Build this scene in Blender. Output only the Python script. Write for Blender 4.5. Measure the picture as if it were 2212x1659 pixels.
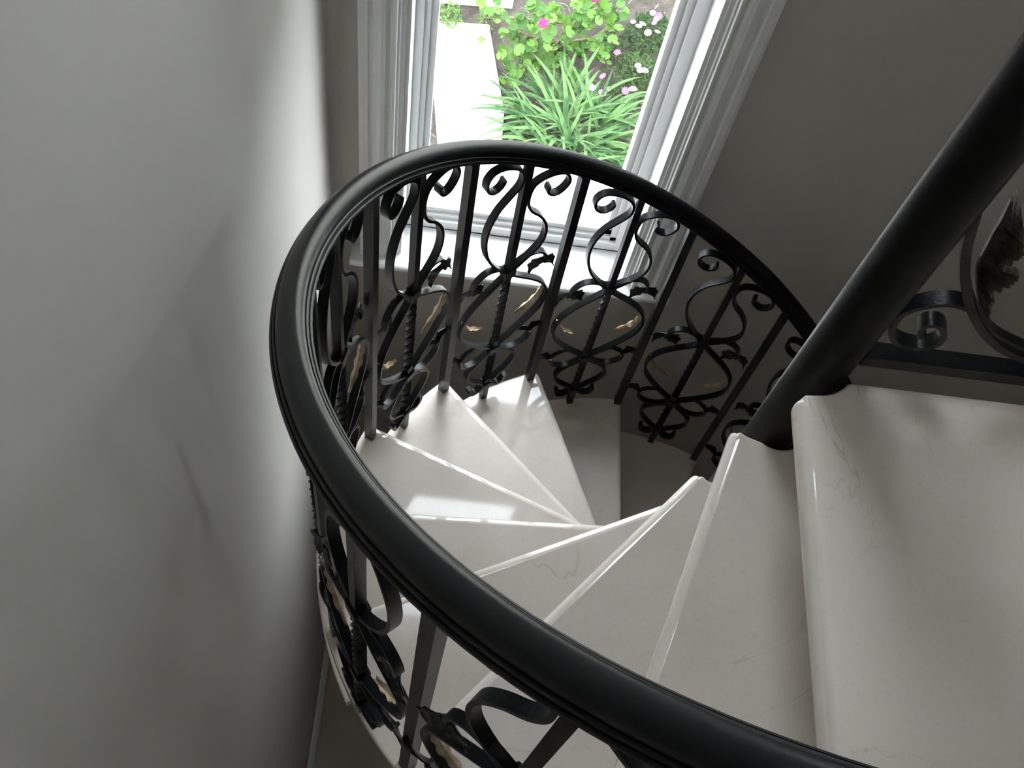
import bpy, bmesh, math, random
from mathutils import Vector, Matrix
random.seed(7)
scn = bpy.context.scene
for o in list(bpy.data.objects): bpy.data.objects.remove(o)
COL = scn.collection
PI = math.pi
cos, sin = math.cos, math.sin

# ------------------------------------------------------------------ camera, world, exposure
cam_d = bpy.data.cameras.new('camera'); cam = bpy.data.objects.new('camera', cam_d); COL.objects.link(cam)
cam_d.sensor_fit = 'HORIZONTAL'; cam_d.sensor_width = 36.0
cam_d.lens = 36.0 * 2918.3 / 2212.0
cam_d.clip_start = 0.02; cam_d.clip_end = 200
CAM = Vector((-0.4165, -0.6472, 1.3018))
AX = Vector((0.99111, 0.09113, 0.0971)).normalized()          # camera right
FW = Vector((0.0529, 0.3995, -0.9152)).normalized()            # view direction
AX = (AX - FW * AX.dot(FW)).normalized(); UP = AX.cross(FW)
cam.matrix_world = Matrix(((AX.x, UP.x, -FW.x, CAM.x), (AX.y, UP.y, -FW.y, CAM.y), (AX.z, UP.z, -FW.z, CAM.z), (0, 0, 0, 1)))
scn.camera = cam

SKY = 7.5
world = bpy.data.worlds.new('overcast_sky'); scn.world = world; world.use_nodes = True
wn = world.node_tree; wn.nodes.clear()
w_out = wn.nodes.new('ShaderNodeOutputWorld'); w_bg = wn.nodes.new('ShaderNodeBackground')
w_bg.inputs['Color'].default_value = (0.89, 0.95, 1.0, 1); w_bg.inputs['Strength'].default_value = SKY
wn.links.new(w_bg.outputs[0], w_out.inputs[0])
vs = scn.view_settings
vs.view_transform = 'Standard'; vs.look = 'None'; vs.gamma = 1; vs.use_curve_mapping = False
vs.exposure = 1.24

# ------------------------------------------------------------------ materials
def new_mat(name):
    m = bpy.data.materials.new(name); m.use_nodes = True
    nt = m.node_tree
    return m, nt, nt.nodes['Principled BSDF']
def noise(nt, scale, detail=4, rough=0.5, coord='Object', dist=0.0):
    tc = nt.nodes.new('ShaderNodeTexCoord'); n = nt.nodes.new('ShaderNodeTexNoise')
    n.inputs['Scale'].default_value = scale; n.inputs['Detail'].default_value = detail
    n.inputs['Roughness'].default_value = rough; n.inputs['Distortion'].default_value = dist
    nt.links.new(tc.outputs[coord], n.inputs['Vector']); return n
def ramp(nt, src, stops):
    r = nt.nodes.new('ShaderNodeValToRGB'); e = r.color_ramp.elements
    while len(e) < len(stops): e.new(0.5)
    for el, (p, c) in zip(e, stops): el.position = p; el.color = (*c, 1)
    nt.links.new(src, r.inputs['Fac']); return r
def bump(nt, b, src, strength, dist=0.002):
    bp = nt.nodes.new('ShaderNodeBump'); bp.inputs['Strength'].default_value = strength; bp.inputs['Distance'].default_value = dist
    nt.links.new(src, bp.inputs['Height']); nt.links.new(bp.outputs[0], b.inputs['Normal'])
def simple(name, lo, hi, scale, rough, bstr=0.0, metal=0.0, bscale=None, spec=0.5):
    m, nt, b = new_mat(name)
    n = noise(nt, scale); r = ramp(nt, n.outputs['Fac'], [(0.3, lo), (0.7, hi)])
    nt.links.new(r.outputs[0], b.inputs['Base Color'])
    b.inputs['Roughness'].default_value = rough; b.inputs['Metallic'].default_value = metal
    b.inputs['Specular IOR Level'].default_value = spec
    if bstr:
        n2 = noise(nt, bscale or scale * 6, 6); bump(nt, b, n2.outputs['Fac'], bstr)
    return m
M_WALL = simple('wall_paint', (0.535, 0.503, 0.46), (0.56, 0.528, 0.485), 2.0, 0.7, 0.05, bscale=90)
M_TRIM = simple('trim_paint', (0.80, 0.80, 0.80), (0.83, 0.83, 0.83), 3.0, 0.35)
M_CEIL = simple('ceiling_paint', (0.75, 0.74, 0.71), (0.78, 0.77, 0.74), 2.0, 0.9)
M_IRON = simple('black_iron', (0.004, 0.0044, 0.0052), (0.008, 0.0085, 0.0095), 30, 0.33, 0.25, 0.0, 180, 0.2)
M_RAIL = simple('satin_black_rail', (0.0055, 0.006, 0.007), (0.009, 0.0095, 0.0105), 14, 0.33, 0.06, 0.0, 260, 0.15)
M_POLE = simple('satin_black_pole', (0.006, 0.0063, 0.0066), (0.009, 0.0093, 0.0096), 14, 0.33, 0.08, 0.0, 260, 0.12)
M_GOLD = simple('dull_gilding', (0.22, 0.15, 0.085), (0.52, 0.41, 0.28), 60, 0.45, 0.3, 0.2, 200)
M_FLOOR = simple('floor_stone', (0.33, 0.27, 0.22), (0.40, 0.33, 0.27), 3, 0.25)
M_CONC = simple('pale_concrete', (0.72, 0.71, 0.68), (0.80, 0.79, 0.77), 5, 0.85, 0.3, 0, 40)
M_RENDER = simple('house_render', (0.70, 0.67, 0.62), (0.74, 0.71, 0.66), 3, 0.9)
M_STEM = simple('plant_stem', (0.12, 0.08, 0.04), (0.15, 0.12, 0.06), 20, 0.7)
M_TWIG = simple('dry_twig', (0.11, 0.08, 0.055), (0.20, 0.155, 0.115), 12, 0.8)

def marble():
    m, nt, b = new_mat('cream_marble')
    n = noise(nt, 3.2, 6, 0.6, dist=0.4)
    r = ramp(nt, n.outputs['Fac'], [(0.25, (0.71, 0.625, 0.562)), (0.5, (0.79, 0.714, 0.655)), (0.75, (0.825, 0.766, 0.716))])
    # hairline veins: a thin band of a distorted noise, broken up by a second one
    v = noise(nt, 2.6, 5, 0.65, dist=1.3)
    sub = nt.nodes.new('ShaderNodeMath'); sub.operation = 'SUBTRACT'; sub.inputs[1].default_value = 0.5; nt.links.new(v.outputs['Fac'], sub.inputs[0])
    ab = nt.nodes.new('ShaderNodeMath'); ab.operation = 'ABSOLUTE'; nt.links.new(sub.outputs[0], ab.inputs[0])
    vr = ramp(nt, ab.outputs[0], [(0.0, (1, 1, 1)), (0.006, (0, 0, 0))])
    g = noise(nt, 5.0, 2); gr = ramp(nt, g.outputs['Fac'], [(0.50, (0, 0, 0)), (0.66, (1, 1, 1))])
    mu = nt.nodes.new('ShaderNodeMath'); mu.operation = 'MULTIPLY'
    nt.links.new(vr.outputs[0], mu.inputs[0]); nt.links.new(gr.outputs[0], mu.inputs[1])
    m2 = nt.nodes.new('ShaderNodeMath'); m2.operation = 'MULTIPLY'; m2.inputs[1].default_value = 0.42; nt.links.new(mu.outputs[0], m2.inputs[0])
    mix = nt.nodes.new('ShaderNodeMix'); mix.data_type = 'RGBA'
    nt.links.new(m2.outputs[0], mix.inputs['Factor']); nt.links.new(r.outputs[0], mix.inputs['A'])
    mix.inputs['B'].default_value = (0.36, 0.22, 0.12, 1)
    sp = noise(nt, 160, 2); spr = ramp(nt, sp.outputs['Fac'], [(0.30, (0.86, 0.86, 0.86)), (0.42, (1, 1, 1))])
    mm = nt.nodes.new('ShaderNodeMix'); mm.data_type = 'RGBA'; mm.blend_type = 'MULTIPLY'; mm.inputs['Factor'].default_value = 0.32
    nt.links.new(mix.outputs['Result'], mm.inputs['A']); nt.links.new(spr.outputs[0], mm.inputs['B'])
    nt.links.new(mm.outputs['Result'], b.inputs['Base Color'])
    b.inputs['Roughness'].default_value = 0.05; b.inputs['IOR'].default_value = 1.55
    return m
M_MARBLE = marble()

def glass():
    m = bpy.data.materials.new('window_glass'); m.use_nodes = True; nt = m.node_tree; nt.nodes.clear()
    out = nt.nodes.new('ShaderNodeOutputMaterial'); mix = nt.nodes.new('ShaderNodeMixShader')
    lw = nt.nodes.new('ShaderNodeLayerWeight'); lw.inputs['Blend'].default_value = 0.5
    pw = nt.nodes.new('ShaderNodeMath'); pw.operation = 'POWER'; pw.inputs[1].default_value = 5.0; nt.links.new(lw.outputs['Facing'], pw.inputs[0])
    fr = nt.nodes.new('ShaderNodeMath'); fr.operation = 'MULTIPLY_ADD'; fr.inputs[1].default_value = 0.9; fr.inputs[2].default_value = 0.04; nt.links.new(pw.outputs[0], fr.inputs[0])
    tr = nt.nodes.new('ShaderNodeBsdfTransparent'); tr.inputs[0].default_value = (0.97, 0.985, 0.98, 1)
    gl = nt.nodes.new('ShaderNodeBsdfGlossy'); gl.inputs['Roughness'].default_value = 0.0
    nt.links.new(fr.outputs[0], mix.inputs[0]); nt.links.new(tr.outputs[0], mix.inputs[1]); nt.links.new(gl.outputs[0], mix.inputs[2])
    nt.links.new(mix.outputs[0], out.inputs[0]); return m
M_GLASS = glass()

def leaf_mat(name, lo, hi, scale=25, trans=0.3, rough=0.5):
    m, nt, b = new_mat(name)
    oi = nt.nodes.new('ShaderNodeObjectInfo'); n = noise(nt, scale, 3)
    ad = nt.nodes.new('ShaderNodeMath'); ad.operation = 'ADD'; nt.links.new(n.outputs['Fac'], ad.inputs[0])
    sc_ = nt.nodes.new('ShaderNodeMath'); sc_.operation = 'MULTIPLY_ADD'; sc_.inputs[1].default_value = 0.7; sc_.inputs[2].default_value = -0.35
    nt.links.new(oi.outputs['Random'], sc_.inputs[0]); nt.links.new(sc_.outputs[0], ad.inputs[1])
    r = ramp(nt, ad.outputs[0], [(0.2, lo), (0.8, hi)])
    nt.links.new(r.outputs[0], b.inputs['Base Color']); b.inputs['Roughness'].default_value = rough; b.inputs['Specular IOR Level'].default_value = 0.22
    tl = nt.nodes.new('ShaderNodeBsdfTranslucent'); nt.links.new(r.outputs[0], tl.inputs[0])
    mix = nt.nodes.new('ShaderNodeMixShader'); mix.inputs[0].default_value = trans
    out = nt.nodes['Material Output']
    nt.links.new(b.outputs[0], mix.inputs[1]); nt.links.new(tl.outputs[0], mix.inputs[2]); nt.links.new(mix.outputs[0], out.inputs[0])
    return m
M_LEAF = leaf_mat('geranium_leaf', (0.022, 0.066, 0.007), (0.072, 0.150, 0.021))
M_STRAP = leaf_mat('strap_leaf', (0.022, 0.062, 0.018), (0.082, 0.152, 0.048), 14)
M_FERN = leaf_mat('fine_foliage', (0.022, 0.050, 0.014), (0.060, 0.095, 0.032))
M_WEED = leaf_mat('weed_leaf', (0.05, 0.10, 0.02), (0.11, 0.17, 0.05))
M_PINK = leaf_mat('pink_petal', (0.26, 0.075, 0.17), (0.36, 0.17, 0.29), 20)
M_MAGENTA = leaf_mat('magenta_petal', (0.24, 0.012, 0.07), (0.34, 0.028, 0.12), 20)
M_EYE = simple('flower_eye', (0.15, 0.07, 0.09), (0.2, 0.12, 0.1), 30, 0.7)

def soil():
    m, nt, b = new_mat('garden_soil')
    n = noise(nt, 9, 8, 0.7); r = ramp(nt, n.outputs['Fac'], [(0.25, (0.016, 0.012, 0.009)), (0.5, (0.038, 0.029, 0.022)), (0.72, (0.066, 0.052, 0.041))])
    f = noise(nt, 60, 3); fr = ramp(nt, f.outputs['Fac'], [(0.62, (0, 0, 0)), (0.70, (1, 1, 1))])
    mix = nt.nodes.new('ShaderNodeMix'); mix.data_type = 'RGBA'
    nt.links.new(fr.outputs[0], mix.inputs['Factor']); nt.links.new(r.outputs[0], mix.inputs['A']); mix.inputs['B'].default_value = (0.10, 0.077, 0.057, 1)
    nt.links.new(mix.outputs['Result'], b.inputs['Base Color']); b.inputs['Roughness'].default_value = 0.95
    n2 = noise(nt, 45, 8, 0.7); bump(nt, b, n2.outputs['Fac'], 0.9, 0.02)
    return m
M_SOIL = soil()
M_GROUND = simple('far_ground', (0.16, 0.15, 0.13), (0.22, 0.21, 0.18), 3, 0.95)

# ------------------------------------------------------------------ object helpers
def link(name, me, mat=None, parent=None, smooth=False):
    o = bpy.data.objects.new(name, me); COL.objects.link(o)
    if mat: me.materials.append(mat)
    if parent: o.parent = parent
    if smooth:
        for p in me.polygons: p.use_smooth = True
    return o
def mesh_py(name, v, f):
    me = bpy.data.meshes.new(name); me.from_pydata([tuple(x) for x in v], [], f); me.update(); return me
def bm_obj(name, bm, mat, parent=None, smooth=False):
    bmesh.ops.recalc_face_normals(bm, faces=bm.faces)
    me = bpy.data.meshes.new(name); bm.to_mesh(me); bm.free()
    return link(name, me, mat, parent, smooth)
def empty(name, loc=(0, 0, 0)):
    o = bpy.data.objects.new(name, None); COL.objects.link(o); o.location = loc; o.empty_display_size = 0.1; return o
def tag(o, label=None, cat=None, group=None, kind=None):
    if label: o['label'] = label
    if cat: o['category'] = cat
    if group: o['group'] = group
    if kind: o['kind'] = kind
    return o
def add_box(bm, x0, x1, y0, y1, z0, z1):
    vs_ = [bm.verts.new((x, y, z)) for z in (z0, z1) for x, y in ((x0, y0), (x1, y0), (x1, y1), (x0, y1))]
    for f in ((3, 2, 1, 0), (4, 5, 6, 7), (0, 1, 5, 4), (1, 2, 6, 5), (2, 3, 7, 6), (3, 0, 4, 7)): bm.faces.new([vs_[i] for i in f])
    return vs_
def boxes(name, lst, mat, parent=None, bevel=0.0):
    bm = bmesh.new()
    for b in lst: add_box(bm, *b)
    if bevel: bmesh.ops.bevel(bm, geom=list(bm.edges), offset=bevel, segments=2, affect='EDGES', profile=0.5)
    return bm_obj(name, bm, mat, parent)
def prism(name, prof, axis, a, b, mat, parent=None, smooth=False):
    # extrude a closed 2-D profile: axis 'z' profile is (x, y); axis 'x' profile is (y, z)
    n = len(prof); v = []
    for t in (a, b):
        for p in prof: v.append((p[0], p[1], t) if axis == 'z' else (t, p[0], p[1]))
    f = [tuple(range(n))[::-1], tuple(range(n, 2 * n))] + [(i, (i + 1) % n, n + (i + 1) % n, n + i) for i in range(n)]
    bm = bmesh.new(); vv = [bm.verts.new(p) for p in v]
    for q in f: bm.faces.new([vv[i] for i in q])
    return bm_obj(name, bm, mat, parent, smooth)
def loft(rings, closed_ends=True):
    n = len(rings[0]); v = [p for r in rings for p in r]; f = []
    for i in range(len(rings) - 1):
        for j in range(n):
            k = (j + 1) % n
            f.append((i * n + j, i * n + k, (i + 1) * n + k, (i + 1) * n + j))
    if closed_ends:
        f.append(tuple(range(n))[::-1]); f.append(tuple((len(rings) - 1) * n + j for j in range(n)))
    return v, f
def resample(pts, n):
    # Catmull-Rom through the points, then even spacing
    P = [Vector(p) for p in pts]; P = [2 * P[0] - P[1]] + P + [2 * P[-1] - P[-2]]; d = []
    for i in range(1, len(P) - 2):
        for k in range(12):
            t = k / 12; a, b, c, e = P[i - 1], P[i], P[i + 1], P[i + 2]
            d.append(0.5 * ((2 * b) + (c - a) * t + (2 * a - 5 * b + 4 * c - e) * t * t + (3 * b - a - 3 * c + e) * t ** 3))
    d.append(P[-2]); L = [0]
    for i in range(1, len(d)): L.append(L[-1] + (d[i] - d[i - 1]).length)
    out = []; j = 0
    for i in range(n):
        s = L[-1] * i / (n - 1)
        while j < len(d) - 2 and L[j + 1] < s: j += 1
        w = (s - L[j]) / max(L[j + 1] - L[j], 1e-9); out.append(d[j].lerp(d[j + 1], min(w, 1)))
    return out

# ------------------------------------------------------------------ stair numbers
RISE = 0.19; PHI0 = math.radians(-85.0); DPH = math.radians(22.66)
R_BAR = 0.565; R_TREAD = 0.580; R_POLE = 0.0297
BANG = -0.048; PANG = 0.146; NST = 14
NOSE = {0: (-85.28, -.0403), 1: (-105.87, -.0512), 2: (-130.14, -.0423), 3: (-153.34, -.0392), 4: (-176.5, -.037),
        5: (-198.96, -.0407), 6: (-221.98, -.0341), 7: (-245.01, -.0367), 8: (-266.37, -.0373)}
RR = [0.5864, -0.0156, 0.0079, -0.0193, -0.0113, -0.0128]; RZ = [0.8863, 0.0154, 0.0392, -0.0431, 0.0094, -0.0198]
def cheb(c, x):
    t0, t1 = 1.0, x; s = c[0] + c[1] * x
    for k in c[2:]: t0, t1 = t1, 2 * x * t1 - t0; s += k * t1
    return s
def rail_at(th):          # radius and height of the underside of the handrail at angle th (radians, runs downwards = negative)
    dg = math.degrees(th); dc = min(max(dg, -285.0), -88.0); x = (dc + 200.0) / 130.0
    return cheb(RR, x), RISE * (max(th, -1e9) - PHI0) / DPH + cheb(RZ, x)

# ------------------------------------------------------------------ the setting
XL, YW, FZ, CZ = -0.66, 0.67, -2.85, 4.45
XR, YB = 2.40, -1.45
GZ = -3.60                     # garden level
WT = 0.20                      # wall thickness
W1 = (-0.535, -0.067, -1.12, 0.0)     # lower window opening x0,x1,z0,z1
W2 = (-0.535, -0.067, 0.645, 1.60)     # window above it
W4 = (-0.535, -0.067, 2.50, 3.90)     # added unseen window high in the stairwell, for steep light on the treads
def struct(o): o['kind'] = 'structure'; return o
def wall_with_holes(name, x0, x1, y0, y1, z0, z1, holes, mat, axis='x'):
    # wall slab split in strips round rectangular openings, all one mesh
    us = sorted({x0, x1} | {h[0] for h in holes} | {h[1] for h in holes}); zs = sorted({z0, z1} | {h[2] for h in holes} | {h[3] for h in holes})
    bm = bmesh.new()
    for i in range(len(us) - 1):
        for j in range(len(zs) - 1):
            cu, cz = (us[i] + us[i + 1]) / 2, (zs[j] + zs[j + 1]) / 2
            if any(h[0] < cu < h[1] and h[2] < cz < h[3] for h in holes): continue
            if axis == 'x': add_box(bm, us[i], us[i + 1], y0, y1, zs[j], zs[j + 1])
            else: add_box(bm, y0, y1, us[i], us[i + 1], zs[j], zs[j + 1])
    bmesh.ops.remove_doubles(bm, verts=bm.verts, dist=1e-5)
    dele = {}
    for f in bm.faces:
        dele.setdefault(tuple(sorted(v.index for v in f.verts)), []).append(f)
    return struct(bm_obj(name, bm, mat))
wall_with_holes('wall_window_side', XL - WT, XR + WT, YW, YW + WT, FZ - 0.2, CZ + 0.1, [(W[0], W[1], W[2] - .022, W[3]) for W in (W1, W2, W4)], M_WALL)
struct(boxes('wall_left', [(XL - WT, XL, YB - WT, YW, FZ - 0.2, CZ + 0.1)], M_WALL))
W3 = (-0.95, -0.50, 0.85, 1.60)           # added unseen hall window, fill for the left wall: y0,y1,z0,z1
wall_with_holes('wall_right', YB - WT, YW, XR, XR + WT, FZ - 0.2, CZ + 0.1, [W3], M_WALL, 'y')
struct(boxes('wall_back', [(XL - WT, XR + WT, YB - WT, YB, FZ - 0.2, CZ + 0.1)], M_WALL))
struct(boxes('floor', [(XL, XR, YB, YW, FZ - 0.2, FZ)], M_FLOOR))
struct(boxes('ceiling', [(XL, XR, YB, YW, CZ, CZ + 0.1)], M_CEIL))
bm = bmesh.new()
pr = [(0, 0), (.016, 0), (.016, .085), (.011, .095), (.006, .105), (0, .11)]
r0 = [bm.verts.new((XL + a, YB, FZ + b)) for a, b in pr]; r1 = [bm.verts.new((XL + a, YW, FZ + b)) for a, b in pr]
bm.faces.new(r0); bm.faces.new(r1)
for i in range(6): bm.faces.new((r0[i], r0[(i + 1) % 6], r1[(i + 1) % 6], r1[i]))
struct(bm_obj('baseboard_left', bm, M_TRIM))
struct(prism('baseboard_window_side', [(YW, FZ), (YW - .016, FZ), (YW - .016, FZ + .085), (YW - .011, FZ + .095), (YW - .006, FZ + .105), (YW, FZ + .11)], 'x', XL + .016, XR, M_TRIM))
struct(prism('trim_added_hood', [(-.56, YW + WT), (.42, YW + WT), (.12, 1.10), (-.26, 1.10)], 'z', .20, .30, M_RENDER))     # small hood added out of view between the windows, canted to trim reflected sky
# rounded plaster in the corner between the two walls
cr = 0.022; arc = [(XL, YW)] + [(XL + cr - cr * cos(a), YW - cr + cr * sin(a)) for a in [i * PI / 16 for i in range(9)]]
struct(prism('trim_1', arc, 'z', FZ + .11, CZ, M_WALL, smooth=False))

def window(name, W, side_casing=0.074, stool=True):
    x0, x1, z0, z1 = W; ys = YW + 0.065               # room-side face of the sash
    st = 0.040
    # sash: stiles and rails with a stepped inner bead
    sash = bmesh.new()
    for (d, ya, yb) in ((0.0, ys, ys + 0.05), ):
        add_box(sash, x0 + .008, x0 + st * .55, ys, ys + .05, z0 + .002, z1 - .008); add_box(sash, x1 - st * .75, x1 - .008, ys, ys + .05, z0 + .002, z1 - .008)
        add_box(sash, x0 + st * .55, x0 + st * .8, ys + .008, ys + .05, z0 + .002, z1 - .008); add_box(sash, x1 - st * 1.05, x1 - st * .75, ys + .008, ys + .05, z0 + .002, z1 - .008)
        add_box(sash, x0 + st * .8, x0 + st + .004, ys + .015, ys + .045, z0 + .002, z1 - .008); add_box(sash, x1 - st * 1.35, x1 - st * 1.05, ys + .015, ys + .045, z0 + .002, z1 - .008)
        a, b = x0 + st * .55, x1 - st * .75
        add_box(sash, a, b, ys, ys + .05, z0 + .002, z0 + .028); add_box(sash, a, b, ys + .008, ys + .05, z0 + .028, z0 + .040); add_box(sash, a, b, ys + .015, ys + .045, z0 + .040, z0 + .056)
        add_box(sash, a, b, ys, ys + .05, z1 - .040, z1 - .008)
    w = struct(bm_obj(name, sash, M_TRIM))
    boxes('glass_pane', [(x0 + st, x1 - st * 1.3, ys + .028, ys + .032, z0 + .05, z1 - .035)], M_GLASS, w)
    # jamb lining
    boxes('jamb', [(x0, x0 + .008, YW - .004, YW + WT, z0, z1)], M_TRIM, w)
    boxes('jamb', [(x1 - .008, x1, YW - .004, YW + WT, z0, z1)], M_TRIM, w)
    boxes('head_jamb', [(x0 + .008, x1 - .008, YW - .004, YW + WT, z1 - .008, z1)], M_TRIM, w)
    boxes('outer_sill', [(x0 + .008, x1 - .008, ys + .05, YW + WT + .05, z0 - .0215, z0 + .012)], M_TRIM, w, 0.003)
    # moulded casing
    c = side_casing
    prof = [(0, 0), (0, .016), (.006, .018), (.016, .018), (.019, .014), (.023, .0135), (.030, .017), (.037, .0185), (.044, .017), (.050, .012), (.054, .012), (.056, .016), (.060, .0165), (.062, .012), (.065, .012), (.067, .009), (c, .008), (c, 0)]
    zb = z0 + (.0 if stool else -c)
    prism('casing', [(x0 + .001 - c + u, YW - d) for u, d in prof], 'z', z0 - (.0 if stool else c), z1 + c, M_TRIM, w)
    prism('casing', [(x1 - .001 + c - u, YW - d) for u, d in prof], 'z', z0 - (.0 if stool else c), z1 + c, M_TRIM, w)
    prism('head_casing', [(YW - d, z1 - .001 + c - u) for u, d in prof], 'x', x0 - .001, x1 + .001, M_TRIM, w)
    # stool board with rounded nose, and a cove under it
    zt = z0; nose = [(ys - .001, zt), (YW - .030, zt)] + [(YW - .030 - .009 * sin(a), zt - .009 + .009 * cos(a)) for a in [PI * i / 8 for i in range(1, 9)]] + [(ys - .001, zt - .018)]
    prism('stool', nose, 'x', x0 - c - .018, x1 + c + .018, M_TRIM, w)
    ap = [(YW, zt - .019), (YW - .024, zt - .019), (YW - .024, zt - .024), (YW - .018, zt - .030), (YW - .012, zt - .040), (YW - .010, zt - .062), (YW, zt - .064)]
    prism('apron', ap, 'x', x0 - c - .006, x1 + c + .006, M_TRIM, w)
    return w
window('window_1', W1); window('window_2', W2); window('window_added_top', W4)
def side_window(name, W):
    y0, y1, z0, z1 = W; xs = XR + .07; ym = (y0 + y1) / 2
    fr = [(xs, xs + .05, y0 + .008, y0 + .05, z0 + .008, z1 - .008), (xs, xs + .05, y1 - .05, y1 - .008, z0 + .008, z1 - .008), (xs, xs + .05, ym - .025, ym + .025, z0 + .05, z1 - .05),
          (xs, xs + .05, y0 + .05, y1 - .05, z0 + .008, z0 + .06), (xs, xs + .05, y0 + .05, y1 - .05, z1 - .05, z1 - .008)]
    w = struct(boxes(name, fr, M_TRIM))
    boxes('glass_pane', [(xs + .022, xs + .026, y0 + .05, ym - .025, z0 + .06, z1 - .05)], M_GLASS, w)
    boxes('glass_pane', [(xs + .022, xs + .026, ym + .025, y1 - .05, z0 + .06, z1 - .05)], M_GLASS, w)
    boxes('casing', [(XR - .018, XR, y0 - .075, y0, z0 - .02, z1 + .075), (XR - .018, XR, y1, y1 + .075, z0 - .02, z1 + .075), (XR - .018, XR, y0, y1, z1, z1 + .075)], M_TRIM, w, .004)
    boxes('stool', [(XR - .045, xs, y0 - .09, y1 + .09, z0 - .022, z0 - .0005)], M_TRIM, w, .006)
side_window('window_added_side', W3)

# ------------------------------------------------------------------ spiral staircase: marble treads on a black pole
stair = tag(empty('spiral_staircase', (0, 0, FZ)), 'cream polished marble winder treads turning round a black steel pole', 'staircase')
def S(o):                      # children keep world coordinates
    o.location = o.location - Vector((0, 0, FZ)); return o
def round_corner(p, q, r, rad, n=5):
    # fillet at q between p-q and q-r
    p, q, r = Vector(p), Vector(q), Vector(r); a = (p - q).normalized(); b = (r - q).normalized()
    s, e = q + a * rad, q + b * rad
    return [((1 - t) ** 2 * s + 2 * t * (1 - t) * q + t * t * e) for t in [i / n for i in range(n + 1)]]
def slab(name, outline, z, th, front_idx, nose_r, mat, parent):
    # outline ccw; edge rings from top to bottom: full bullnose on the front, eased arris elsewhere
    n = len(outline); P = [Vector((p[0], p[1])) for p in outline]; nor = []
    for i in range(n):
        e1 = (P[i] - P[i - 1]); e2 = (P[(i + 1) % n] - P[i])
        if e1.length < 1e-7: e1 = e2
        if e2.length < 1e-7: e2 = e1
        e1, e2 = e1.normalized(), e2.normalized()
        a = Vector((e1.y, -e1.x)); b = Vector((e2.y, -e2.x)); m = (a + b)
        m = m / max(m.length_squared / 2, .6) if m.length > 1e-6 else a
        nor.append(m)
    rings = []; r = nose_r; K = 6
    prof = [(r * (1 - sin(q)), -r * (1 - cos(q))) for q in [i / K * PI / 2 for i in range(K + 1)]]
    prof += [(r * (1 - cos(q)), -th + r * (1 - sin(q))) for q in [i / K * PI / 2 for i in range(K + 1)]]
    for d, dz in prof:
        row = []
        for i in range(n):
            if i in front_idx: p = P[i] - nor[i] * d; row.append((p.x, p.y, z + dz))
            else:
                k = .0035 / r
                zz = dz * k if dz > -r - 1e-9 else -th + (dz + th) * k
                p = P[i] - nor[i] * d * k; row.append((p.x, p.y, z + zz))
        rings.append(row)
    v, f = loft(rings)
    bm = bmesh.new(); vv = [bm.verts.new(q) for q in v]
    for q in f: bm.faces.new([vv[i] for i in q])
    bmesh.ops.remove_doubles(bm, verts=bm.verts, dist=1e-6)
    return bm_obj(name, bm, mat, parent)
def finish(o, ang=35, flat=False):
    me = o.data
    for p in me.polygons: p.use_smooth = True
    me.set_sharp_from_angle(angle=math.radians(ang))
    if flat:                                                    # keep the broad faces dead level
        for p in me.polygons:
            if abs(p.normal.z) > .9995 and p.area > 4e-4: p.use_smooth = False
    return o
def nose_line(k):
    if k in NOSE: a, d = NOSE[k]; return math.radians(a), d
    return PHI0 - k * DPH, -.040
def bar_radius(a):
    return max(R_BAR, rail_at(a)[0] - .010)
def tread_radius(k):
    return max(R_TREAD, rail_at(PHI0 - (k - .3) * DPH)[0] - .002) if k < 5 else R_TREAD
def tread_outline(k):
    RT = tread_radius(k)
    a, d = nose_line(k); t = Vector((cos(a), sin(a))); n = Vector((-sin(a), cos(a)))
    tipr = 0.060 if k else 0.062
    s0 = math.sqrt(max(tipr ** 2 - d * d, 0.0004)); s1 = math.sqrt(RT ** 2 - d * d)
    A, B = n * d + t * s0, n * d + t * s1
    # the back edge runs parallel to the nosing above, tucked about 75 mm under it
    rp = R_POLE + .0085                                         # the cut-out leaves a dark gap round the pole
    ar, dr = nose_line(k - 1); tr = Vector((cos(ar), sin(ar))); nr = Vector((-sin(ar), cos(ar))); dd = rp + .004
    Cc = nr * dd + tr * math.sqrt(RT ** 2 - dd * dd)
    a0 = math.atan2(Cc.y, Cc.x); a1 = math.atan2(B.y, B.x)
    while a0 < a1: a0 += 2 * PI
    outer = [Vector((RT * cos(a1 + (a0 - a1) * i / 16), RT * sin(a1 + (a0 - a1) * i / 16))) for i in range(17)]
    p0 = ar + PI / 2; p1 = a - 0.32
    notch = [nr * dd + tr * .004] + [Vector((rp * cos(p0 + (p1 - p0) * i / 16), rp * sin(p0 + (p1 - p0) * i / 16))) for i in range(17)]
    ta = math.atan2(A.y, A.x); mid = Vector((cos(ta + .30), sin(ta + .30))) * (rp * .55 + tipr * .45)
    corner = round_corner(A, B, outer[3], 0.012, 4)
    tip = round_corner(mid, A, B, 0.011, 6)
    out = [mid] + tip + corner + outer[2:] + notch
    front = set(range(2, len(tip) + len(corner)))
    return out, front
for k in range(1, NST + 1):
    out, fr = tread_outline(k)
    S(finish(slab('tread', out, -k * RISE, 0.034, fr, 0.0125, M_MARBLE, stair), 40, True))
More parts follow.
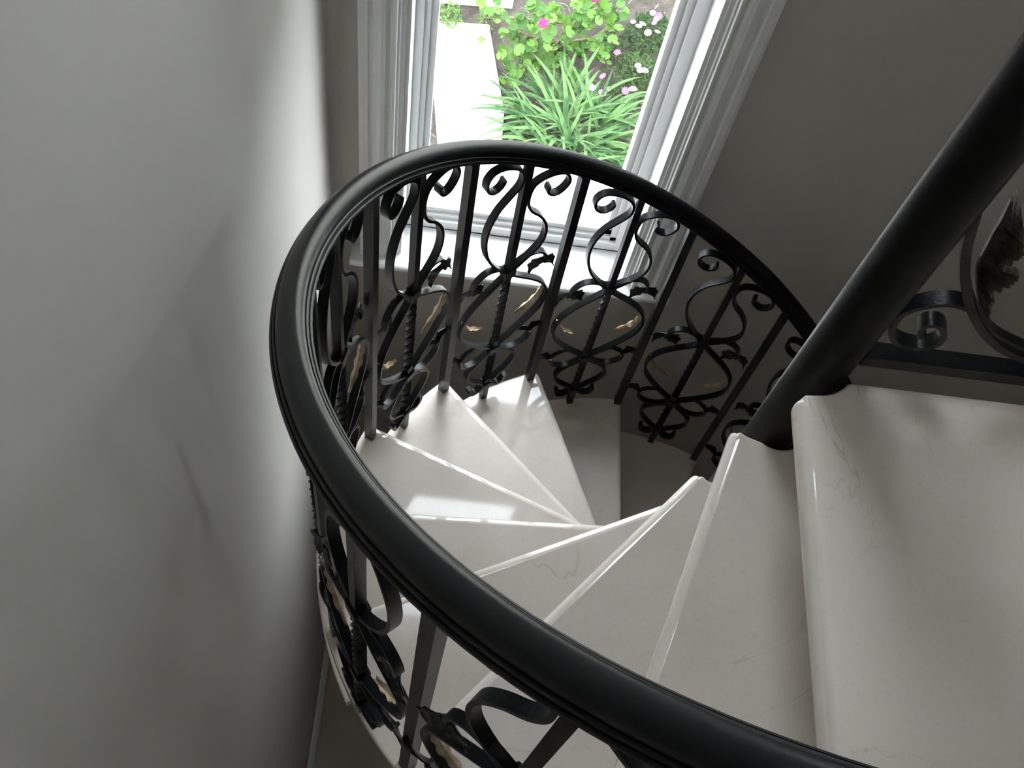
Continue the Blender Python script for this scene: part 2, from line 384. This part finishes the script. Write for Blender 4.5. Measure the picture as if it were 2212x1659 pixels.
# carrying pole with a foot flange and ball
def lathe(name, prof, mat, parent=None, n=48, sm=True):
    rings = [[(r * cos(2 * PI * i / n), r * sin(2 * PI * i / n), z) for i in range(n)] for r, z in prof]
    v, f = loft(rings); o = link(name, mesh_py(name, v, f), mat, parent)
    return finish(o, 40)
S(lathe('pole', [(R_POLE, FZ + .012), (R_POLE, 1.02), (R_POLE * .8, 1.035), (R_POLE * .8, 1.045)], M_POLE, stair))
S(lathe('pole_foot', [(.075, FZ), (.075, FZ + .008), (.068, FZ + .012), (.0305, FZ + .012)], M_POLE, stair))
S(lathe('pole_finial', [(.02, 1.045), (.030, 1.05), (.036, 1.065), (.039, 1.085), (.036, 1.105), (.026, 1.12), (.008, 1.126)], M_POLE, stair))

# landing slab (the flat marble at the head of the stair)
a, d = nose_line(0); t = Vector((cos(a), sin(a))); n = Vector((-sin(a), cos(a)))
A = n * d + t * 0.0500; B = Vector((n * d + t * 0.585))
pn = [Vector(((.0365 + .00025 * (-q - 56)) * cos(math.radians(q)), (.0365 + .00025 * (-q - 56)) * sin(math.radians(q)))) for q in range(-56, -100, -4)]
ta = math.atan2(A.y, A.x); mid = Vector((-.024, -.0487))
tip = [mid] + round_corner(mid, A, B, 0.011, 6)
outl = tip + [B, Vector((XR, B.y)), Vector((XR, -.0285)), Vector((.0245, -.0285))] + pn
land = finish(slab('landing_slab', outl, 0.0, 0.036, set(range(2, len(tip) + 1)), 0.015, M_MARBLE, None), 40, True)
tag(land, 'flat cream marble landing slab at the head of the stair beside the pole', 'landing')

# ------------------------------------------------------------------ iron railing
rail = tag(empty('stair_railing', (0, 0, FZ)), 'black wrought iron stair railing with scroll panels and moulded spiral handrail', 'railing')
# handrail: moulded section swept down the spiral
def rail_section():
    h, w = 0.0357, 0.0194
    half = [(0.0, 0.0), (w * .80, 0.0), (w * .95, .0022), (w * 1.0, .0050), (w * .97, .0085), (w * .90, .0100), (w * .845, .0092), (w * .83, .0100), (w * .835, .0128), (w * .80, .0158), (w * .74, .0168), (w * .685, .0160), (w * .67, .0172)]
    for i in range(0, 9):
        q = i / 8 * PI / 2; half.append((w * .675 * cos(q) ** .9, .0190 + (h - .0190) * sin(q)))
    left = [(-x, z) for x, z in half[1:-1]][::-1]
    return half + left
SEC = rail_section()
rings = []
def helix_pt(dg):
    R0, z0_ = rail_at(math.radians(dg)); a_ = math.radians(dg); return Vector((R0 * cos(a_), R0 * sin(a_), z0_))
H0 = helix_pt(-88); HT = (helix_pt(-88) - helix_pt(-91)).normalized()      # the rail eases out of the spiral into a level run along the landing
H3 = Vector((.42, -.578, H0.z + .085)); H1 = H0 + HT * .13; H2 = H3 - Vector((.20, 0, 0))
run = [Vector((1.6, -.578, H3.z))] + [H3 * (1 - t_) ** 3 + 3 * H2 * (1 - t_) ** 2 * t_ + 3 * H1 * (1 - t_) * t_ ** 2 + H0 * t_ ** 3 for t_ in [i / 18 for i in range(18)]]
for i, p in enumerate(run):
    d_ = (run[min(i + 1, len(run) - 1)] - p) if i < len(run) - 1 else (H0 - p); d_.z = 0; d_.normalize(); out_ = Vector((-d_.y, d_.x, 0)) * -1
    if out_.y > 0: out_ = -out_
    rings.append([(p.x + out_.x * u, p.y + out_.y * u, p.z + dz) for u, dz in SEC])
th = -88.0
while th > -88 - 22.66 * 13.6:
    R0, zz = rail_at(math.radians(th)); a = math.radians(th)
    rings.append([((R0 + u) * cos(a), (R0 + u) * sin(a), zz + dz) for u, dz in SEC]); th -= 1.5
v, f = loft(rings); hr = S(finish(link('handrail', mesh_py('handrail', v, f), M_RAIL, rail), 28))

def square_bar(h0, h1, s, r, twist=None, nseg=None, rot=0.0):
    # bar standing at radius r on the local x axis; twist = list of (z0, z1, turns)
    zs = [h0, h1]
    if twist:
        for (a0, a1, tn) in twist: zs += [a0 + (a1 - a0) * i / int(tn * 12) for i in range(int(tn * 12) + 1)]
    zs = sorted(set(round(z, 5) for z in zs)); rr = []
    for z in zs:
        ang = rot
        if twist:
            for (a0, a1, tn) in twist: ang += 2 * PI * tn * min(max((z - a0) / (a1 - a0), 0), 1)
        rr.append([(r + s * math.sqrt(2) * cos(ang + PI / 4 + j * PI / 2), s * math.sqrt(2) * sin(ang + PI / 4 + j * PI / 2), z) for j in range(4)])
    return loft(rr)

# traced scroll paths, metres: u along the railing (positive = down the stair), v above the tread
mm = lambda L: [(a / 1000, b / 1000) for a, b in L]
UL = mm([(-46, 903), (-48, 893), (-55, 883), (-67, 884), (-79, 900), (-82, 920), (-77, 935), (-65, 942), (-44, 935), (-24, 919), (-12, 899), (-9.5, 878), (-14, 857), (-29, 837), (-48, 812), (-61, 777), (-65, 738), (-61, 696), (-50, 652), (-31, 609), (-9, 572)])
UR = mm([(46, 822), (43, 810), (51, 795), (64, 790), (76, 803), (81, 822), (74, 845), (62, 853), (49, 856), (29, 853), (15, 842), (9.5, 818), (11, 788), (21, 761), (39, 735), (53, 703), (58, 667), (53, 632), (37, 604), (12, 575)])
ML = mm([(-9, 580), (-24, 594), (-42, 602), (-58, 598), (-69, 583), (-73, 566), (-72, 552)])
LL = mm([(-9, 550), (-28, 528), (-46, 510), (-70, 482), (-85, 452), (-90, 418), (-84, 376), (-65, 336), (-36, 292), (-9, 262)])
AL = mm([(-9, 244), (-26, 226), (-43, 219), (-62, 225), (-75, 243), (-77, 264)])
BL = mm([(-9, 236), (-34, 213), (-51, 188), (-54, 160), (-43, 129), (-24, 103), (-9, 82)])
CLp = mm([(-8, 70), (-20, 56), (-32, 56), (-39, 68), (-40, 84)])
mir = lambda L: [(-a, b) for a, b in L]
class Frame:                                                    # bends (u, v, w) onto the railing cylinder, or keeps it flat
    def __init__(s, R=None, ang=0.0, zt=0.0, warp=False): s.R, s.ang, s.zt, s.warp = R, ang, zt, warp
    def __call__(s, u, v, w=0.0):
        if s.R is None: return Vector((u, w, v))
        b = -u / R_BAR; r = s.R + w
        if s.warp and v > .575:                                 # the upper scrolls follow the handrail's real slope and swing
            Ra, za = rail_at(s.ang + b); Rm, zm = rail_at(s.ang); k = (v - .575) / .325
            std = .829 + RISE * (PANG + b - BANG) / DPH - .01
            v += k * (za - s.zt - std); r += min(k, 1) * (Ra - Rm)
        return Vector((r * cos(b), r * sin(b), v))
def strip(path, fr, t, w, n=40, taper=0.0):
    P = resample([(a, b, 0) for a, b in path], n); rings = []
    for i, p in enumerate(P):
        d = (P[min(i + 1, n - 1)] - P[max(i - 1, 0)]); d.normalize(); q = Vector((-d.y, d.x, 0))
        k = 1.0
        if taper: k = 1 - taper * max(0, 1 - i / (n * .25))
        a, b = p + q * t / 2, p - q * t / 2; ww = w / 2 * k
        rings.append([fr(a.x, a.y, ww), fr(b.x, b.y, ww), fr(b.x, b.y, -ww), fr(a.x, a.y, -ww)])
    return loft(rings)
def leaflet(base, direction, length, width, fr, curl=0.012, side=1, lobes=3, n=12, w0=0.0):
    # small forged leaf: midrib path with lobed, dished blade, 1.6 mm thick
    bx, by = base; d = Vector((direction[0], direction[1])).normalized(); q = Vector((-d.y, d.x)); rings = []
    for i in range(n + 1):
        s = i / n; wd = width * (sin(PI * min(s * 1.02 + .06, 1)) ** .8) * (1 + .22 * cos(s * lobes * 2 * PI)) * .5 + .0012
        cx, cy = bx + d.x * length * s + q.x * side * .18 * length * s * s, by + d.y * length * s + q.y * side * .18 * length * s * s
        w = w0 + curl * sin(s * PI * .8)
        row = []
        for (m_, dw) in ((-1, .003), (-.5, .001), (0, -.0015), (.5, .001), (1, .003)):
            row.append(fr(cx + q.x * wd * m_, cy + q.y * wd * m_, w + dw))
        low = []
        for (m_, dw) in ((1, .003), (.5, .001), (0, -.0015), (-.5, .001), (-1, .003)):
            low.append(fr(cx + q.x * wd * m_, cy + q.y * wd * m_, w + dw - .0018))
        rings.append(row + low)
    return loft(rings)
def merge(*vf):
    V, F = [], []
    for v, f in vf:
        k = len(V); V += list(v); F += [tuple(i + k for i in q) for q in f]
    return V, F
def acanthus(path, fr, width, n=26, lobes=4):
    # gilded leaf: ribbon lying across the railing with scalloped edges
    P = resample([(a, b, 0) for a, b in path], n); rings = []
    for i, p in enumerate(P):
        s = i / (n - 1); d = (P[min(i + 1, n - 1)] - P[max(i - 1, 0)]); d.normalize(); q = Vector((-d.y, d.x, 0))
        wd = width * (.25 + .75 * sin(PI * min(1, .12 + s * .86))) * (1 + .26 * cos(s * lobes * 2 * PI)) * .5
        e = .004 * (1 - s)
        a, b = p + q * .0011, p - q * .0011; m_ = p - q * .003
        m2 = m_ - q * .0022
        rings.append([fr(a.x, a.y, wd), fr(m_.x, m_.y, 0), fr(a.x, a.y, -wd), fr(b.x, b.y, -wd), fr(m2.x, m2.y, 0), fr(b.x, b.y, wd)])
    return loft(rings)
def collar(v0, hh, s, R):
    bm = bmesh.new(); add_box(bm, R - s, R + s, -s * 1.25, s * 1.25, v0 - hh, v0 + hh)
    bmesh.ops.bevel(bm, geom=list(bm.edges), offset=.002, segments=1, affect='EDGES')
    me = bpy.data.meshes.new('collar'); bm.to_mesh(me); bm.free(); return me

ST, SW = 0.0048, 0.0125
def panel_meshes(FR, bar_top):
    tr = lambda L: L; R = FR.R
    M = {}
    M['bar'] = mesh_py('scroll_panel', *square_bar(-.001, bar_top, .0062, R, [(.10, .235, 1.25), (.285, .545, 2.25)]))
    M['parts'] = []
    def put(name, vf, mat=M_IRON, sm=True, gold=False):
        me = mesh_py(name, *vf); me.materials.append(mat)
        for p in me.polygons: p.use_smooth = True
        me.set_sharp_from_angle(angle=math.radians(50)); M['parts'].append((name, me, gold))
    put('scroll', strip(tr(UL), FR, ST, SW, 64)); put('scroll', strip(tr(UR), FR, ST, SW, 64))
    for s, fx in ((-1, lambda L: L), (1, mir)):
        put('leaf_arm', strip(fx(ML), FR, ST, SW * .9, 22)); put('scroll', strip(fx(LL), FR, ST, SW, 36))
        put('leaf_arm', strip(fx(AL), FR, ST, SW * .9, 22)); put('scroll', strip(fx(BL), FR, ST, SW, 28))
        put('leaf_curl', strip(fx(CLp), FR, .0075, SW * 1.1, 18))
        put('vine_leaf', merge(leaflet((s * .072, .560), (s * .60, -.80), .054, .020, FR, .008, -s, 3), leaflet((s * .074, .560), (-s * .70, -.75), .050, .030, FR, .004, s, 3)))
        put('vine_leaf', merge(leaflet((s * .0765, .262), (s * .75, .45), .036, .026, FR, .006, -s, 2), leaflet((s * .0765, .262), (-s * .75, .75), .042, .012, FR, .004, s, 3)))
        put('gilded_leaf', acanthus(fx(mm([(-84, 455), (-80, 436), (-72, 412), (-58, 392), (-40, 376), (-34, 368)])), FR, .011), M_GOLD, True, True)
    for v0, hh in ((.566, .014), (.250, .012), (.076, .009)):
        me = collar(v0, hh, .0095, R); me.materials.append(M_IRON); M['parts'].append(('collar', me, False))
    M['bar'].materials.append(M_IRON)
    return M
for xx in (.42, .95, 1.5):                                     # plain bars under the level run
    b = link('baluster', mesh_py('baluster', *square_bar(0, H3.z + .001, .0076, 0)), M_IRON, rail); b.location = (xx, -.570, 0); S(b)
STD = None
for k in range(1, NST + 1):
    # plain square bar at the nosing corner
    a = PHI0 - k * DPH + BANG; R0, zr = rail_at(a); ht = zr + k * RISE + .001
    b = link('baluster', mesh_py('baluster', *square_bar(0, ht, .0076, bar_radius(a))), M_IRON, rail)
    b.rotation_euler.z = a; b.location.z = -k * RISE; S(b)
    # scroll panel over the middle of the tread
    a = PHI0 - k * DPH + PANG; R0, zr = rail_at(a); top = zr + k * RISE
    if math.degrees(a) < -292 and STD: M = STD
    else: M = panel_meshes(Frame(bar_radius(a), a, -k * RISE, True), top + .001)
    if math.degrees(a) < -292: STD = M
    p = link('scroll_panel', M['bar'], None, rail); p.rotation_euler.z = a; p.location.z = -k * RISE; S(p)
    for nm, me, gold in M['parts']:
        c = bpy.data.objects.new(nm, me); COL.objects.link(c); c.parent = p
        if gold: c['label'] = 'dull gold leaf'

# ------------------------------------------------------------------ landing guard
guard = tag(empty('landing_guard', (0.04, 0, 0)), 'black iron guard along the landing with big scrolls and a bronze feathered leaf', 'railing')
G = lambda o: (setattr(o, 'location', o.location - Vector((0.04, 0, 0))), o)[1]
G(boxes('bottom_rail', [(.0305, 1.5, -.010, .010, .006, .030)], M_IRON, guard, .0015))
G(boxes('top_rail', [(.0305, 1.5, -.022, .022, .92, .955)], M_RAIL, guard, .008))
for xx in (.50, .97, 1.44):
    G(boxes('guard_bar', [(xx - .008, xx + .008, -.008, .008, .030, .92)], M_IRON, guard, .0008))
FG = Frame(None)
stem = [(0.0241, 0.3352), (0.0356, 0.2929), (0.0467, 0.2561), (0.0664, 0.2069), (0.09, 0.1613), (0.1175, 0.1204), (0.1466, 0.0884), (0.1709, 0.0708), (0.1943, 0.0594)]
curlp = [(0.0932, 0.1537), (0.0769, 0.1593), (0.0623, 0.1569), (0.0442, 0.1433), (0.0344, 0.1233), (0.0373, 0.09), (0.0485, 0.0672), (0.0634, 0.0582), (0.0785, 0.0577), (0.0909, 0.0682), (0.093, 0.0858), (0.0857, 0.104), (0.0768, 0.1123), (0.0676, 0.1114), (0.0644, 0.0997), (0.0682, 0.0879), (0.0734, 0.0839)]
stem2 = [(0.099, 0.1638), (0.1123, 0.1401), (0.1302, 0.115), (0.1502, 0.0988), (0.1815, 0.0816)]
ribs = [(0.099, 0.1638, 0.1027, 0.1715), (0.0901, 0.1813, 0.1004, 0.1857), (0.0847, 0.1928, 0.094, 0.1953), (0.0808, 0.2013, 0.0937, 0.208), (0.076, 0.2126, 0.0864, 0.218), (0.0725, 0.221, 0.0936, 0.2404), (0.0696, 0.2294, 0.0954, 0.2543), (0.0681, 0.2381, 0.0919, 0.2652), (0.0647, 0.2565, 0.0771, 0.2676), (0.0633, 0.2663, 0.0798, 0.2905), (0.0605, 0.2827, 0.0808, 0.2991), (0.0584, 0.2988, 0.0745, 0.3084), (0.0573, 0.3094, 0.0748, 0.3152), (0.0538, 0.3297, 0.0617, 0.3395), (0.0512, 0.3446, 0.0526, 0.355), (0.0458, 0.3633, 0.0447, 0.3679)]
def gpanel(x_off, sgn):
    f = (lambda L: [(x_off + sgn * (a - .0), b) for a, b in L])
    parts = []
    def put(name, vf, mat=M_IRON, lab=None):
        o = link(name, mesh_py(name, *vf), mat, guard, True); o.data.set_sharp_from_angle(angle=math.radians(50)); G(o)
        if lab: o['label'] = lab
        return o
    lo = f(stem)
    put('guard_scroll', strip([(lo[0][0] - sgn * .005, .40), (lo[0][0] - sgn * .004, .33)] + lo + [(lo[-1][0] + sgn * .04, lo[-1][1] - .016)], FG, .0095, .015, 60))
    put('guard_scroll', strip(f(curlp), FG, .0065, .016, 80))
    put('leaf_stem', strip(f(stem2), FG, .005, .011, 30))
    # feathered leaf: a spine with overlapping ribbed lobes on one side, dished and 2 mm thick
    cr_ = []
    for q in range(len(ribs) - 1):
        for e in range(4):
            t_ = e / 4; cr_.append(tuple(ribs[q][i] * (1 - t_) + ribs[q + 1][i] * t_ for i in range(4)))
    cr_.append(ribs[-1]); rg = []
    for q, (ax, az, bx_, bz_) in enumerate(cr_):
        rp_ = .0034 * (1 if q % 2 else -1); up_, dn_ = [], []
        for m_ in range(6):
            t_ = m_ / 5; w_ = -.004 - .020 * sin(t_ * PI * .55) + rp_ * min(1, 3 * t_)
            x_, z_ = ax + (bx_ - ax) * t_, az + (bz_ - az) * t_ + .006 * sin(PI * t_)
            up_.append(FG(x_, z_, w_)); dn_.append(FG(x_, z_, w_ + .002))
        rg.append(up_ + dn_[::-1])
    sp = [(a, b) for a, b, _, _ in ribs]
    put('feathered_leaf', merge(loft(rg), strip(sp[:-1], FG, .0035, .005, 40)), M_BRONZE, 'dark bronze feathered leaf')
M_BRONZE = simple('dark_bronze', (0.030, 0.022, 0.014), (0.095, 0.075, 0.048), 70, 0.42, 0.4, 0.5, 220)
gpanel(0.0, 1)

# ------------------------------------------------------------------ garden outside
def ground_mesh(name, x0, x1, y0, y1, nx, ny, z, amp):
    v, f = [], []
    rnd = random.Random(3); ph = [(rnd.uniform(4, 14), rnd.uniform(4, 14), rnd.uniform(0, 6.28)) for _ in range(7)]
    for j in range(ny + 1):
        for i in range(nx + 1):
            x, y = x0 + (x1 - x0) * i / nx, y0 + (y1 - y0) * j / ny
            h = sum(sin(a * x + c) * cos(b * y + c * 2) for a, b, c in ph) / 7
            v.append((x, y, z + amp * h + rnd.uniform(-.35, .35) * amp))
    for j in range(ny):
        for i in range(nx): q = j * (nx + 1) + i; f.append((q, q + 1, q + nx + 2, q + nx + 1))
    return mesh_py(name, v, f)
struct(link('floor_garden_soil', ground_mesh('soil', -2.6, 3.0, YW + WT, 5.2, 150, 120, GZ - .035, .02), M_SOIL, None, True))
struct(boxes('floor_far_ground', [(-30, 30, 5.2, 40, GZ - .3, GZ - .03), (-30, -2.6, -6, 5.2, GZ - .3, GZ - .03), (3.0, 30, -6, 5.2, GZ - .3, GZ - .03)], M_GROUND))

path = tag(empty('garden_path', (-.45, 2.4, GZ)), 'white concrete garden path outside the window, narrow slab beside the shrub', 'path')
P_ = lambda o: (setattr(o, 'location', o.location - Vector((-.45, 2.4, GZ))), o)[1]
def pslab(name, pts, z1, th=.07):
    bm = bmesh.new(); n = len(pts); t_ = [bm.verts.new((x, y, z1)) for x, y in pts]; b_ = [bm.verts.new((x, y, z1 - th)) for x, y in pts]
    bm.faces.new(t_); bm.faces.new(b_[::-1])
    for i in range(n): bm.faces.new((t_[i], b_[i], b_[(i + 1) % n], t_[(i + 1) % n]))
    bmesh.ops.bevel(bm, geom=[e for e in bm.edges if all(v in t_ for v in e.verts)], offset=.006, segments=2, affect='EDGES')
    return P_(bm_obj(name, bm, M_CONC, path))
pslab('path_slab', [(-.53, 2.46), (-.275, 2.44), (-.285, 2.77), (-.395, 3.22), (-.66, 3.20), (-.56, 2.62)], GZ)
pslab('path_slab', [(-.90, 3.30), (-.30, 3.345), (-.28, 3.75), (-.92, 3.75)], GZ + .04)
pslab('house_strip', [(-.95, YW + WT + .02), (.70, YW + WT + .02), (.70, 2.34), (-.02, 2.355), (-.52, 2.36), (-.95, 2.38)], GZ)

def place(name, me, parent, loc, rot, sc):
    o = bpy.data.objects.new(name, me); COL.objects.link(o); o.parent = parent
    o.location = loc; o.rotation_euler = rot; o.scale = (sc, sc, sc) if not isinstance(sc, tuple) else sc; return o
def tube(pts, r0, r1, n=6, seg=10):
    P = resample(pts, seg); rings = []
    for i, p in enumerate(P):
        d = (P[min(i + 1, seg - 1)] - P[max(i - 1, 0)]).normalized(); a = d.orthogonal().normalized(); b = d.cross(a); r = r0 + (r1 - r0) * i / (seg - 1)
        rings.append([p + (a * cos(2 * PI * j / n) + b * sin(2 * PI * j / n)) * r for j in range(n)])
    return loft(rings)
# round scalloped geranium leaf, radius 1, stalk at the notch
def round_leaf():
    v = [(0, 0, -.10)]; f = []; n = 22
    for ring, rr in enumerate((.55, 1.0)):
        for i in range(n + 1):
            a = PI / 2 + .22 + (2 * PI - .44) * i / n; r = rr * (1 + (.07 * cos(a * 9) if ring else 0)) * (1 - .10 * cos(a - PI / 2) * (1 if ring else .5))
            v.append((r * cos(a), r * sin(a), (.06 if ring == 0 else .20 + .05 * cos(a * 5)) - .10))
    for i in range(n): f.append((0, 1 + i, 2 + i)); f.append((1 + i, n + 2 + i, n + 3 + i, 2 + i))
    me = mesh_py('leaf', v, f); me.materials.append(M_LEAF)
    for p in me.polygons: p.use_smooth = True
    return me
LEAF = round_leaf()
def petals(n, mat, lift=.25, w=.36):
    v, f = [], []
    for i in range(n):
        a = 2 * PI * i / n; c, s = cos(a), sin(a); k = len(v)
        for r, h, z in ((.12, .05, 0), (.55, w * .5, lift * .5), (.9, w * .42, lift), (1.0, .03, lift)):
            v.append((r * c - h * s, r * s + h * c, z)); v.append((r * c + h * s, r * s - h * c, z))
        for q in range(3): f.append((k + 2 * q, k + 2 * q + 1, k + 2 * q + 3, k + 2 * q + 2))
    me = mesh_py('petals', v, f); me.materials.append(mat); return me
PET = petals(11, M_PINK, .12); PETM = petals(5, M_MAGENTA, .4, .7)
eye_v, eye_f = loft([[(.22 * cos(i * PI / 4) * q, .22 * sin(i * PI / 4) * q, .05 + z) for i in range(8)] for q, z in ((1, 0), (.9, .08), (.4, .12))])
EYE = mesh_py('flower_eye', eye_v, eye_f); EYE.materials.append(M_EYE)

def shrub(name, base, tips, label, nleaf, lr=.034, group=None, seed=1, flowers=()):
    rnd = random.Random(seed); sh = tag(empty(name, base), label, 'shrub', group); B0 = Vector(base); spots = []
    for (tx, ty, hz) in tips:
        e = Vector((tx, ty, GZ + hz)) - B0; mid = e * .5 + Vector((rnd.uniform(-.05, .05), rnd.uniform(-.05, .05), .03))
        v, f = tube([(0, 0, -.03), tuple(mid * .5 + Vector((0, 0, .02))), tuple(mid), tuple(e)], .007, .003)
        link('branch', mesh_py('branch', v, f), M_STEM, sh, True)
        per = nleaf // len(tips)
        for q in range(per):
            s = 1.03 - rnd.random() ** 1.8 * .45
            c = e * s + Vector((rnd.gauss(0, .030), rnd.gauss(0, .030), rnd.uniform(.0, .045)))
            spots.append(c)
    for c in spots:
        place('leaf', LEAF, sh, c, (rnd.gauss(0, .42), rnd.gauss(0, .42), rnd.uniform(0, 6.28)), lr * rnd.uniform(.55, 1.15))
    for (fx, fy, fz) in flowers:
        o = place('flower', PETM, sh, Vector((fx, fy, GZ + fz)) - B0, (.3, .2, 0), .022)
        for q in range(3): place('floret', PETM, o, (rnd.uniform(-.6, .6), rnd.uniform(-.6, .6), .1), (rnd.uniform(-.5, .5), .3, q), .8)
    return sh
TIPS = [(-0.364, 3.185, 0.12), (-0.333, 3.077, 0.12), (-0.312, 2.985, 0.10), (-0.293, 2.912, 0.07), (-0.220, 2.888, 0.07), (-0.096, 2.954, 0.09), (-0.019, 2.947, 0.05), (0.013, 3.076, 0.05), (-0.238, 2.961, 0.18), (-0.170, 3.024, 0.24), (-0.238, 3.123, 0.24), (-0.122, 3.139, 0.26), (-0.075, 3.022, 0.20), (0.013, 3.198, 0.20), (0.004, 3.156, 0.14), (0.111, 3.291, 0.12), (0.161, 3.268, 0.08), (-0.311, 3.080, 0.20), (-0.172, 2.969, 0.12), (-0.138, 3.059, 0.28), (0.064, 3.289, 0.16)]
shrub('geranium_shrub', (-.078, 3.137, GZ), TIPS, 'bright green round-leaved bush with magenta blooms beside the white path', 294, .0245, seed=5, flowers=[(-.175, 3.001, .33), (.045, 3.258, .22)])
shrub('geranium_sprig', (.063, 3.199, GZ), [(.095, 3.077, .05), (.133, 3.114, .06), (.080, 3.110, .07), (.119, 3.071, .03)], 'small green sprig of round leaves on bare soil right of the bush', 30, .021, seed=9)
shrub('geranium_bush', (.20, 3.62, GZ), [(.10, 3.60, .14), (.24, 3.55, .12), (.30, 3.72, .16), (.16, 3.75, .2), (.02, 3.7, .2), (-.1, 3.75, .2)], 'leafy bush at the top edge of the view behind the pink flowers', 110, .025, seed=12)
# strap-leaved clump
def strap_leaf(kind):
    rnd = random.Random(40 + kind); n = 9; v, f = [], []
    for i in range(n + 1):
        s = i / n; ang = (.15 + kind * .16) + s * (.9 + .25 * kind)
        w = .017 * (1 - s) ** .55 * (.55 + .9 * min(1, s * 3)) + .0006
        if i == 0: x, z = 0, 0
        else: x += sin(ang) / n; z += cos(ang) / n
        v += [(x, -w * 1.6, z + .012), (x, 0, z), (x, w * 1.6, z + .012)]
    for i in range(n):
        k = i * 3; f += [(k, k + 1, k + 4, k + 3), (k + 1, k + 2, k + 5, k + 4)]
    me = mesh_py('strap_leaf', v, f); me.materials.append(M_STRAP)
    for p in me.polygons: p.use_smooth = True
    return me
STRAPS = [strap_leaf(i) for i in range(5)]
def strap_clump(loc, n, L, label, spread, seed):
    rnd = random.Random(seed); c = tag(empty('strap_leaf_clump', loc), label, 'plant')
    for i in range(n):
        a = rnd.uniform(0, 2 * PI); r = spread * math.sqrt(rnd.random())
        k = min(4, max(0, int(rnd.gauss(2.0 + r / spread, 1.2))))
        az = rnd.uniform(0, 6.28) if r < spread * .45 else a + rnd.gauss(0, .9)
        place('strap_leaf', STRAPS[k], c, (r * cos(a), r * sin(a), 0), (rnd.gauss(0, .08), rnd.gauss(0, .08), az), L * rnd.uniform(.6, 1.15))
    return c
strap_clump((.02, 2.67, GZ - .01), 290, .30, 'green clump of long strap leaves in front of the pink flowers', .19, 21)
# daisy clumps
def fine_foliage(rad, hgt, n, seed):
    rnd = random.Random(seed); v, f = [], []
    for i in range(n):
        a = rnd.uniform(0, 6.28); r = rad * math.sqrt(rnd.random()); p = Vector((r * cos(a), r * sin(a), hgt * rnd.uniform(.1, 1) * (1 - .5 * (r / rad) ** 2)))
        d = Vector((rnd.gauss(0, 1), rnd.gauss(0, 1), rnd.gauss(.5, .6))).normalized(); s = d.orthogonal().normalized(); l, w = rnd.uniform(.015, .032), rnd.uniform(.003, .006); k = len(v)
        v += [p - s * w * .4, p + d * l * .5 - s * w, p + d * l, p + d * l * .5 + s * w, p + s * w * .4]; f += [(k, k + 1, k + 3, k + 4), (k + 1, k + 2, k + 3)]
    me = mesh_py('foliage', v, f); return me
def daisy_clump(loc, rad, hgt, n, flowers, label, seed, group=None):
    rnd = random.Random(seed); c = tag(empty('daisy_plant', loc), label, 'flower', group)
    fo = link('foliage', fine_foliage(rad, hgt, n, seed), M_FERN, c); fo['kind'] = 'stuff'
    for (dx_, dy_) in flowers:
        z = hgt * 1.05 + rnd.uniform(0, .03)
        v, f = tube([(dx_ * .6, dy_ * .6, 0), (dx_ * .8, dy_ * .8, z * .6), (dx_, dy_, z)], .0016, .0012, 5, 6)
        st = link('flower_stalk', mesh_py('flower_stalk', v, f), M_FERN, c)
        o = place('flower', PET, c, (dx_, dy_, z), (rnd.gauss(-.25, .25), rnd.gauss(0, .25), rnd.uniform(0, 3)), rnd.uniform(.014, .019))
        place('flower_eye', EYE, o, (0, 0, .02), (0, 0, 0), 1)
def blooms(o, pts): return [(x - o[0], y - o[1]) for x, y in pts]
O1, O2, O3 = (.335, 3.27, GZ - .02), (.285, 3.06, GZ - .02), (.25, 2.93, GZ - .02)
daisy_clump(O1, .11, .12, 700, blooms(O1, [(0.236, 3.254), (0.278, 3.248), (0.259, 3.219), (0.317, 3.293), (0.338, 3.284), (0.348, 3.300), (0.329, 3.257), (0.302, 3.189), (0.343, 3.201)]), 'pink daisies in the far right corner, beside the window jamb', 31)
daisy_clump(O2, .10, .10, 620, blooms(O2, [(0.178, 3.093), (0.27, 3.022), (0.281, 2.994), (0.305, 3.015)]), 'pink daisies below the far corner clump, one bloom alone on the left', 32)
daisy_clump(O3, .09, .08, 240, blooms(O3, [(0.123, 2.961), (0.079, 2.886), (0.126, 2.876), (0.155, 2.898), (0.226, 2.9), (0.255, 2.914), (0.277, 2.884), (0.265, 2.923), (0.213, 2.80)]), 'pink daisies nearest the strap-leaf clump, the palest blooms in a row', 33)
daisy_clump((.19, 3.19, GZ - .02), .09, .05, 200, [], 'low green foliage without blooms between the bush and the daisies', 34)
# weeds by the path
def weed(loc, rad, hgt, n, label, seed):
    w = tag(link('weed_tuft', fine_foliage(rad, hgt, n, seed), M_WEED), label, 'weed', kind='stuff'); w.location = loc
weed((-.585, 3.215, GZ), .07, .07, 160, 'green weed tuft at the far end of the path slab', 51)
weed((-.49, 2.44, GZ), .06, .09, 130, 'wispy green weed at the near end of the path slab', 52)
weed((-.40, 3.26, GZ - .02), .05, .05, 70, 'thin weeds in the joint between the two slabs', 53)
# scattered dry stalks and litter on the soil: one object, nobody could count it
rnd = random.Random(77); lit = []
for i in range(90):
    x, y = rnd.uniform(-.25, .45), rnd.uniform(2.78, 3.65)
    if i > 78: x, y = rnd.uniform(-.72, -.60), rnd.uniform(2.5, 2.8)
    a = rnd.uniform(0, 6.28); l = rnd.uniform(.02, .11)
    v, f = tube([(0, 0, 0), (l * .5 * cos(a), l * .5 * sin(a), .010), (l * cos(a + .4), l * sin(a + .4), .003)], .0024, .0014, 5, 6)
    lit.append(([p + Vector((x, y, GZ - .024)) for p in v], f))
tag(link('soil_litter', mesh_py('soil_litter', *merge(*lit)), M_TWIG), 'dry stalks and litter scattered over the brown garden soil', 'litter', kind='stuff')
